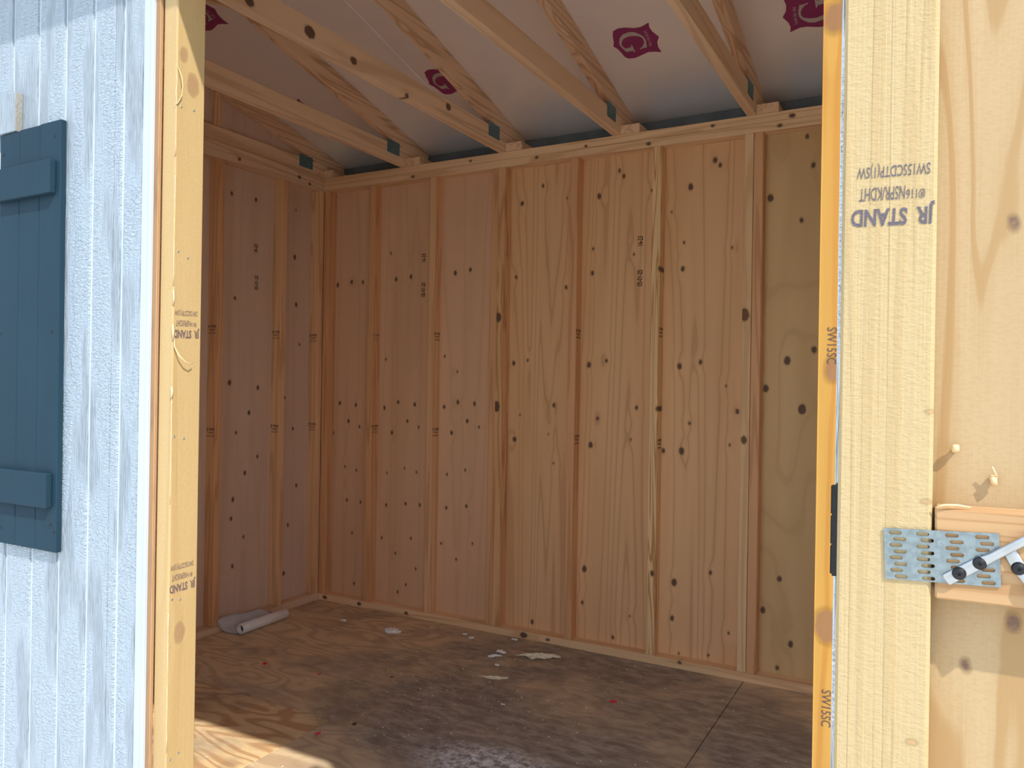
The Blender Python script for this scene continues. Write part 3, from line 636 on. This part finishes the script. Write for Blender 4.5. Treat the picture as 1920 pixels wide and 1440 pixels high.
# door rods: round bar with a hammered flat end held by black button screws
def rod(name, p0, p1, p2, screws, lab):
    p0, p1, p2 = Vector(p0), Vector(p1), Vector(p2)
    r_ = empty(name, p0); r_.parent = d1; r_['label'] = lab
    d = (p1 - p0).normalized(); L = (p1-p0).length; n = Vector((0, -1, 0)); s = d.cross(n)
    bm = bmesh.new(); rings = []
    N = 12
    for f_, wd, th, of in ((0, .0052, .0014, 0), (.04, .0063, .0016, 0), (.75, .0061, .0017, 0), (.93, .0055, .0028, .0008), (1.1, .0046, .0044, .0022)):
        c = d * (L * f_) + n * of
        rings.append([bm.verts.new(c + s*(wd*math.copysign(abs(math.cos(2*math.pi*k/N))**.6, math.cos(2*math.pi*k/N))) + n*(th*math.sin(2*math.pi*k/N))) for k in range(N)])
    rings.append([bm.verts.new((p2 - p0) + n*.0022 + s*(.0046*math.cos(2*math.pi*k/N)) + n*(.0044*math.sin(2*math.pi*k/N))) for k in range(N)])
    for a, b in zip(rings, rings[1:]):
        for k in range(N): bm.faces.new((a[k], a[(k+1) % N], b[(k+1) % N], b[k]))
    bm.faces.new(rings[0][::-1]); bm.faces.new(rings[-1])
    link('bar', to_mesh(bm, 'bar', smooth=True), M['zinc'], r_)
    for q in screws:
        link('screw', SCREW, M['black'], r_, Vector(q) - p0, (math.pi/2, 0, 0))
    return r_
SCREW = cyl_mesh('screw', .0066, .0042, 20, .75, .0017)
rod('latch_rod', (3.1085, -2.4742, 1.0565), (3.1445, -2.4742, 1.0825), (3.43, -2.476, 1.289),
    [(3.1205, -2.4752, 1.0655), (3.1385, -2.4752, 1.0782)], 'zinc rod with a flattened end under two black screws')
rod('latch_rod', (3.1625, -2.4718, 1.094), (3.178, -2.4718, 1.067), (3.190, -2.4725, 1.046), [(3.1715, -2.473, 1.0765)], 'zinc rod held by one black screw at the right edge')

# ------------------------------------------------------------------ shutter
sh = empty('shutter', (1.30, -2.361, 1.34)); sh.rotation_euler = (0, -.005, 0)
thing(sh, 'dark slate blue board and batten shutter on the pale blue siding', 'shutter')
def lb(name, x0, x1, y0, y1, z0, z1, m, par, bev):
    o = box(name, x0, x1, y0, y1, z0, z1, m, None, bev); o.parent = par; o.location -= Vector((1.30, -2.361, 1.34)); return o
for i, dz in enumerate((0, .0015, .003)):
    lb('board', 1.1775+i*.0787, 1.1775+i*.0787+.0772, -2.3745, -2.361, .866, 1.811+dz, M['shutter'], sh, .0014)
lb('batten', 1.1775, 1.397, -2.3895, -2.3747, 1.652, 1.726, M['shutter'], sh, .0016)
lb('batten', 1.1775, 1.397, -2.3895, -2.3747, .963, 1.039, M['shutter'], sh, .0016)
shs = cyl_mesh('screw', .0032, .0012, 12, .5, .0012)
for x, z in ((1.19,1.765),(1.390,1.78),(1.19,1.35),(1.386,1.35),(1.392,.925),(1.405,.91),(1.20,.90)):
    link('screw', shs, M['black'], sh, Vector((x, -2.3745, z)) - Vector((1.30, -2.361, 1.34)), (math.pi/2, 0, 0))

# ------------------------------------------------------------------ things on the floor
pr = empty('paper_roll', (.105, -.51, 0)); thing(pr, 'white paper roll partly unrolled on the floor by the left wall', 'paper roll')
bm = bmesh.new(); N = 28; r0, r1, Lr = .0255, .0185, .155
rg = [[bm.verts.new((rad*math.cos(2*math.pi*k/N), y, .0265 + rad*math.sin(2*math.pi*k/N))) for k in range(N)] for rad, y in ((r1, -Lr), (r0-.001, -Lr), (r0, -Lr+.002), (r0, Lr-.003), (r0-.003, Lr), (r1, Lr))]
for a in range(len(rg)):
    p, q = rg[a], rg[(a+1) % len(rg)]
    for k in range(N): bm.faces.new((p[k], p[(k+1) % N], q[(k+1) % N], q[k]))
link('roll', to_mesh(bm, 'roll', smooth=True), M['paper'], pr, (.0, 0, 0), (0, 0, .02))
bm = bmesh.new()
c0 = [bm.verts.new(((r1-.0005)*math.cos(2*math.pi*k/N), -Lr+.02, .0265 + (r1-.0005)*math.sin(2*math.pi*k/N))) for k in range(N)]
c1 = [bm.verts.new((v.co.x, Lr-.02, v.co.z)) for v in c0]
for k in range(N): bm.faces.new((c0[k], c0[(k+1) % N], c1[(k+1) % N], c1[k]))
bm.faces.new(c0); bm.faces.new(c1[::-1])
o = link('core', to_mesh(bm, 'core'), M['paper_in'], pr); o['label'] = 'dark hollow core of the roll'
# the loose sheet runs out from under the roll, over the floor and up against the wall's bottom plate
prof = [(.000, .0012), (-.03, .0018), (-.055, .004), (-.075, .012), (-.088, .025), (-.095, .040), (-.100, .055), (-.1005, .066), (-.1015, .074)]
bm = bmesh.new(); G2 = []; ny = 16
for j in range(ny + 1):
    v_ = j / ny; row = []
    for i, (px_, pz_) in enumerate(prof):
        u_ = i / (len(prof)-1)
        y0 = -.155 - .06*math.sin(u_*1.5) + (.035 if i == len(prof)-1 else 0); y1 = .145 - .06*u_ - (.02*math.sin(u_*9) if i > 3 else 0)
        zz = pz_*(1 - .22*v_*(u_ > .6)) + .004*math.sin(v_*7)*u_
        row.append(bm.verts.new((px_, y0 + (y1-y0)*v_, max(zz, .001))))
    G2.append(row)
for a, b in zip(G2, G2[1:]):
    for i in range(len(prof)-1): bm.faces.new((a[i], a[i+1], b[i+1], b[i]))
bmesh.ops.solidify(bm, geom=bm.faces[:], thickness=-.0006)
link('loose_sheet', to_mesh(bm, 'loose_sheet', smooth=True), M['paper'], pr)

def scrap(name, pts, h, m, label, cat, group=None, wob=.35, seed=1):
    """torn flat piece: ragged outline with crumpled relief"""
    rr = random.Random(seed); c = Vector((sum(p[0] for p in pts)/len(pts), sum(p[1] for p in pts)/len(pts), 0))
    ring = []
    for i, p in enumerate(pts):
        q = pts[(i+1) % len(pts)]
        for t in (0, .33, .66):
            x = p[0]+(q[0]-p[0])*t - c.x; y = p[1]+(q[1]-p[1])*t - c.y
            k = 1 + (rr.uniform(-wob, wob)*.3 if t else 0); ring.append((x*k, y*k))
    bm = bmesh.new(); rows = []
    for s in (1, .78, .5, .22):
        rows.append([bm.verts.new((x*s, y*s, .001 + h*((1-s)**.6)*rr.uniform(.45, 1) if s < 1 else .0006 + rr.uniform(0, h*.25))) for x, y in ring])
    top = bm.verts.new((0, 0, h*.8)); n = len(ring)
    for a, b in zip(rows, rows[1:]):
        for i in range(n): bm.faces.new((a[i], a[(i+1) % n], b[(i+1) % n], b[i]))
    for i in range(n): bm.faces.new((rows[-1][i], rows[-1][(i+1) % n], top))
    bm.faces.new(rows[0][::-1])
    return thing(link(name, to_mesh(bm, name), M[m], None, c + Vector((0, 0, .0002))), label, cat, group)
scrap('paper_scrap', [(1.405,-.235),(1.425,-.19),(1.50,-.15),(1.54,-.145),(1.575,-.125),(1.60,-.14),(1.57,-.165),(1.545,-.20),(1.51,-.205),(1.50,-.24),(1.455,-.215)], .022, 'scrap', 'largest torn cream paper scrap on the floor near the back wall', 'paper scrap', wob=.2, seed=3)
scrap('paper_scrap', [(1.385,-.53),(1.42,-.525),(1.445,-.50),(1.50,-.475),(1.515,-.49),(1.49,-.515),(1.44,-.535)], .008, 'scrap', 'narrow torn cream paper strip in the middle of the floor', 'paper scrap', seed=4)
scrap('paper_scrap', [(1.300,-.30),(1.312,-.27),(1.345,-.255),(1.36,-.268),(1.335,-.285),(1.32,-.312)], .010, 'fluff', 'small curled white paper strip left of the largest cream scrap', 'paper scrap', seed=5)
def fluff(x, y, r, n, label, seed, m='fluff', name='fluff_clump', cat='fluff', flat=.55):
    """a clump of tufts fused in one mesh"""
    rr = random.Random(seed); bm = bmesh.new()
    for i in range(n):
        a = rr.uniform(0, 6.3); d = r*math.sqrt(rr.random()) * .8; s = r*rr.uniform(.22, .5)
        ret = bmesh.ops.create_icosphere(bm, subdivisions=2, radius=s)
        off = Vector((d*math.cos(a), d*math.sin(a)*.7, 0))
        for v in ret['verts']:
            v.co = v.co * rr.uniform(.72, 1.25); v.co.z *= flat; v.co += off
            v.co.z = max(v.co.z + s*flat*.85, .0004)
    return thing(link(name, to_mesh(bm, name), M[m], None, (x, y, .0002)), label, cat)
fluff(.725, -.255, .040, 16, 'largest white fluff clump on the floor, left of the middle', 11)
fluff(.39, -.235, .018, 7, 'small faint fluff clump right of the paper roll', 12)
fluff(1.055, -.095, .016, 6, 'small white fluff clump by the back wall plate under the third bay', 13)
fluff(1.10, -.125, .020, 6, 'low white fluff clump just in front of the back plate, left of the double stud', 14)
fluff(1.30, -.032, .018, 7, 'white fluff clump touching the back wall plate above the cream scrap', 15)
fluff(1.33, -.225, .022, 8, 'white fluff clump just left of the largest cream scrap', 16)
fluff(1.40, -.375, .013, 5, 'tiny white fluff clump between the two cream paper scraps', 17)
fluff(1.627, -.735, .010, 5, 'tiny white fluff clump in front of the cream paper strip', 18)
def chip(x, y, r, m, name, label, cat, seed, h=.35):
    rr = random.Random(seed); bm = bmesh.new()
    ret = bmesh.ops.create_icosphere(bm, subdivisions=1, radius=r)
    for v in ret['verts']: v.co = Vector((v.co.x*rr.uniform(.8,1.5), v.co.y*rr.uniform(.5,1), 0 if v.co.z < 0 else v.co.z*h*rr.uniform(.6,1.3)))
    return thing(link(name, to_mesh(bm, name), M[m], None, (x, y, .0004), (0, 0, rr.uniform(0, 3))), label, cat)
chip(1.987, -.483, .015, 'red', 'plastic_chip', 'bright red plastic chip right of the middle of the floor', 'plastic chip', 1, .6)
chip(1.187, -1.287, .012, 'red', 'plastic_chip', 'red plastic chip nearest to the sunlit patch', 'plastic chip', 2, .8)
chip(.51, -.891, .015, 'red', 'plastic_chip', 'dull red plastic chip left of the middle of the floor', 'plastic chip', 3, .4)
chip(.80, -.86, .009, 'red', 'plastic_chip', 'small dark red plastic chip between dull red chip and black sliver', 'plastic chip', 4, .3)
chip(1.084, -.727, .0085, 'black_bit', 'debris_sliver', 'small black sliver on the pale part of the floor', 'debris', 5, .3)
chip(1.246, -1.161, .011, 'black_bit', 'debris_sliver', 'black sliver beside the crossing floor joints', 'debris', 6, .4)
# scattered crumbs: too many and too small to count
bm = bmesh.new(); rr = random.Random(5)
for i in range(420):
    if i < 250: x = rr.gauss(1.55, .38); y = rr.gauss(-.75, .38)
    else: x = rr.uniform(.1, 2.9); y = rr.uniform(-2.2, -.05)
    if not (.03 < x < 2.95 and -2.25 < y < -.02): continue
    s = rr.uniform(.0012, .0038); a = rr.uniform(0, 3.1)
    vs = []
    for k in range(5):
        t = a + k*1.257; vs.append(bm.verts.new((x + s*math.cos(t)*rr.uniform(.6, 1.6), y + s*math.sin(t)*rr.uniform(.4, 1), .0004)))
    tp = bm.verts.new((x, y, s*rr.uniform(.3, .8) + .0006))
    bm.faces.new(vs)
    for k in range(5): bm.faces.new((vs[k], vs[(k+1) % 5], tp))
cr = link('floor_crumbs', to_mesh(bm, 'floor_crumbs'), M['fluff']); cr['kind'] = 'stuff'; cr['label'] = 'pale crumbs scattered over the dirty floor'; cr['category'] = 'debris'
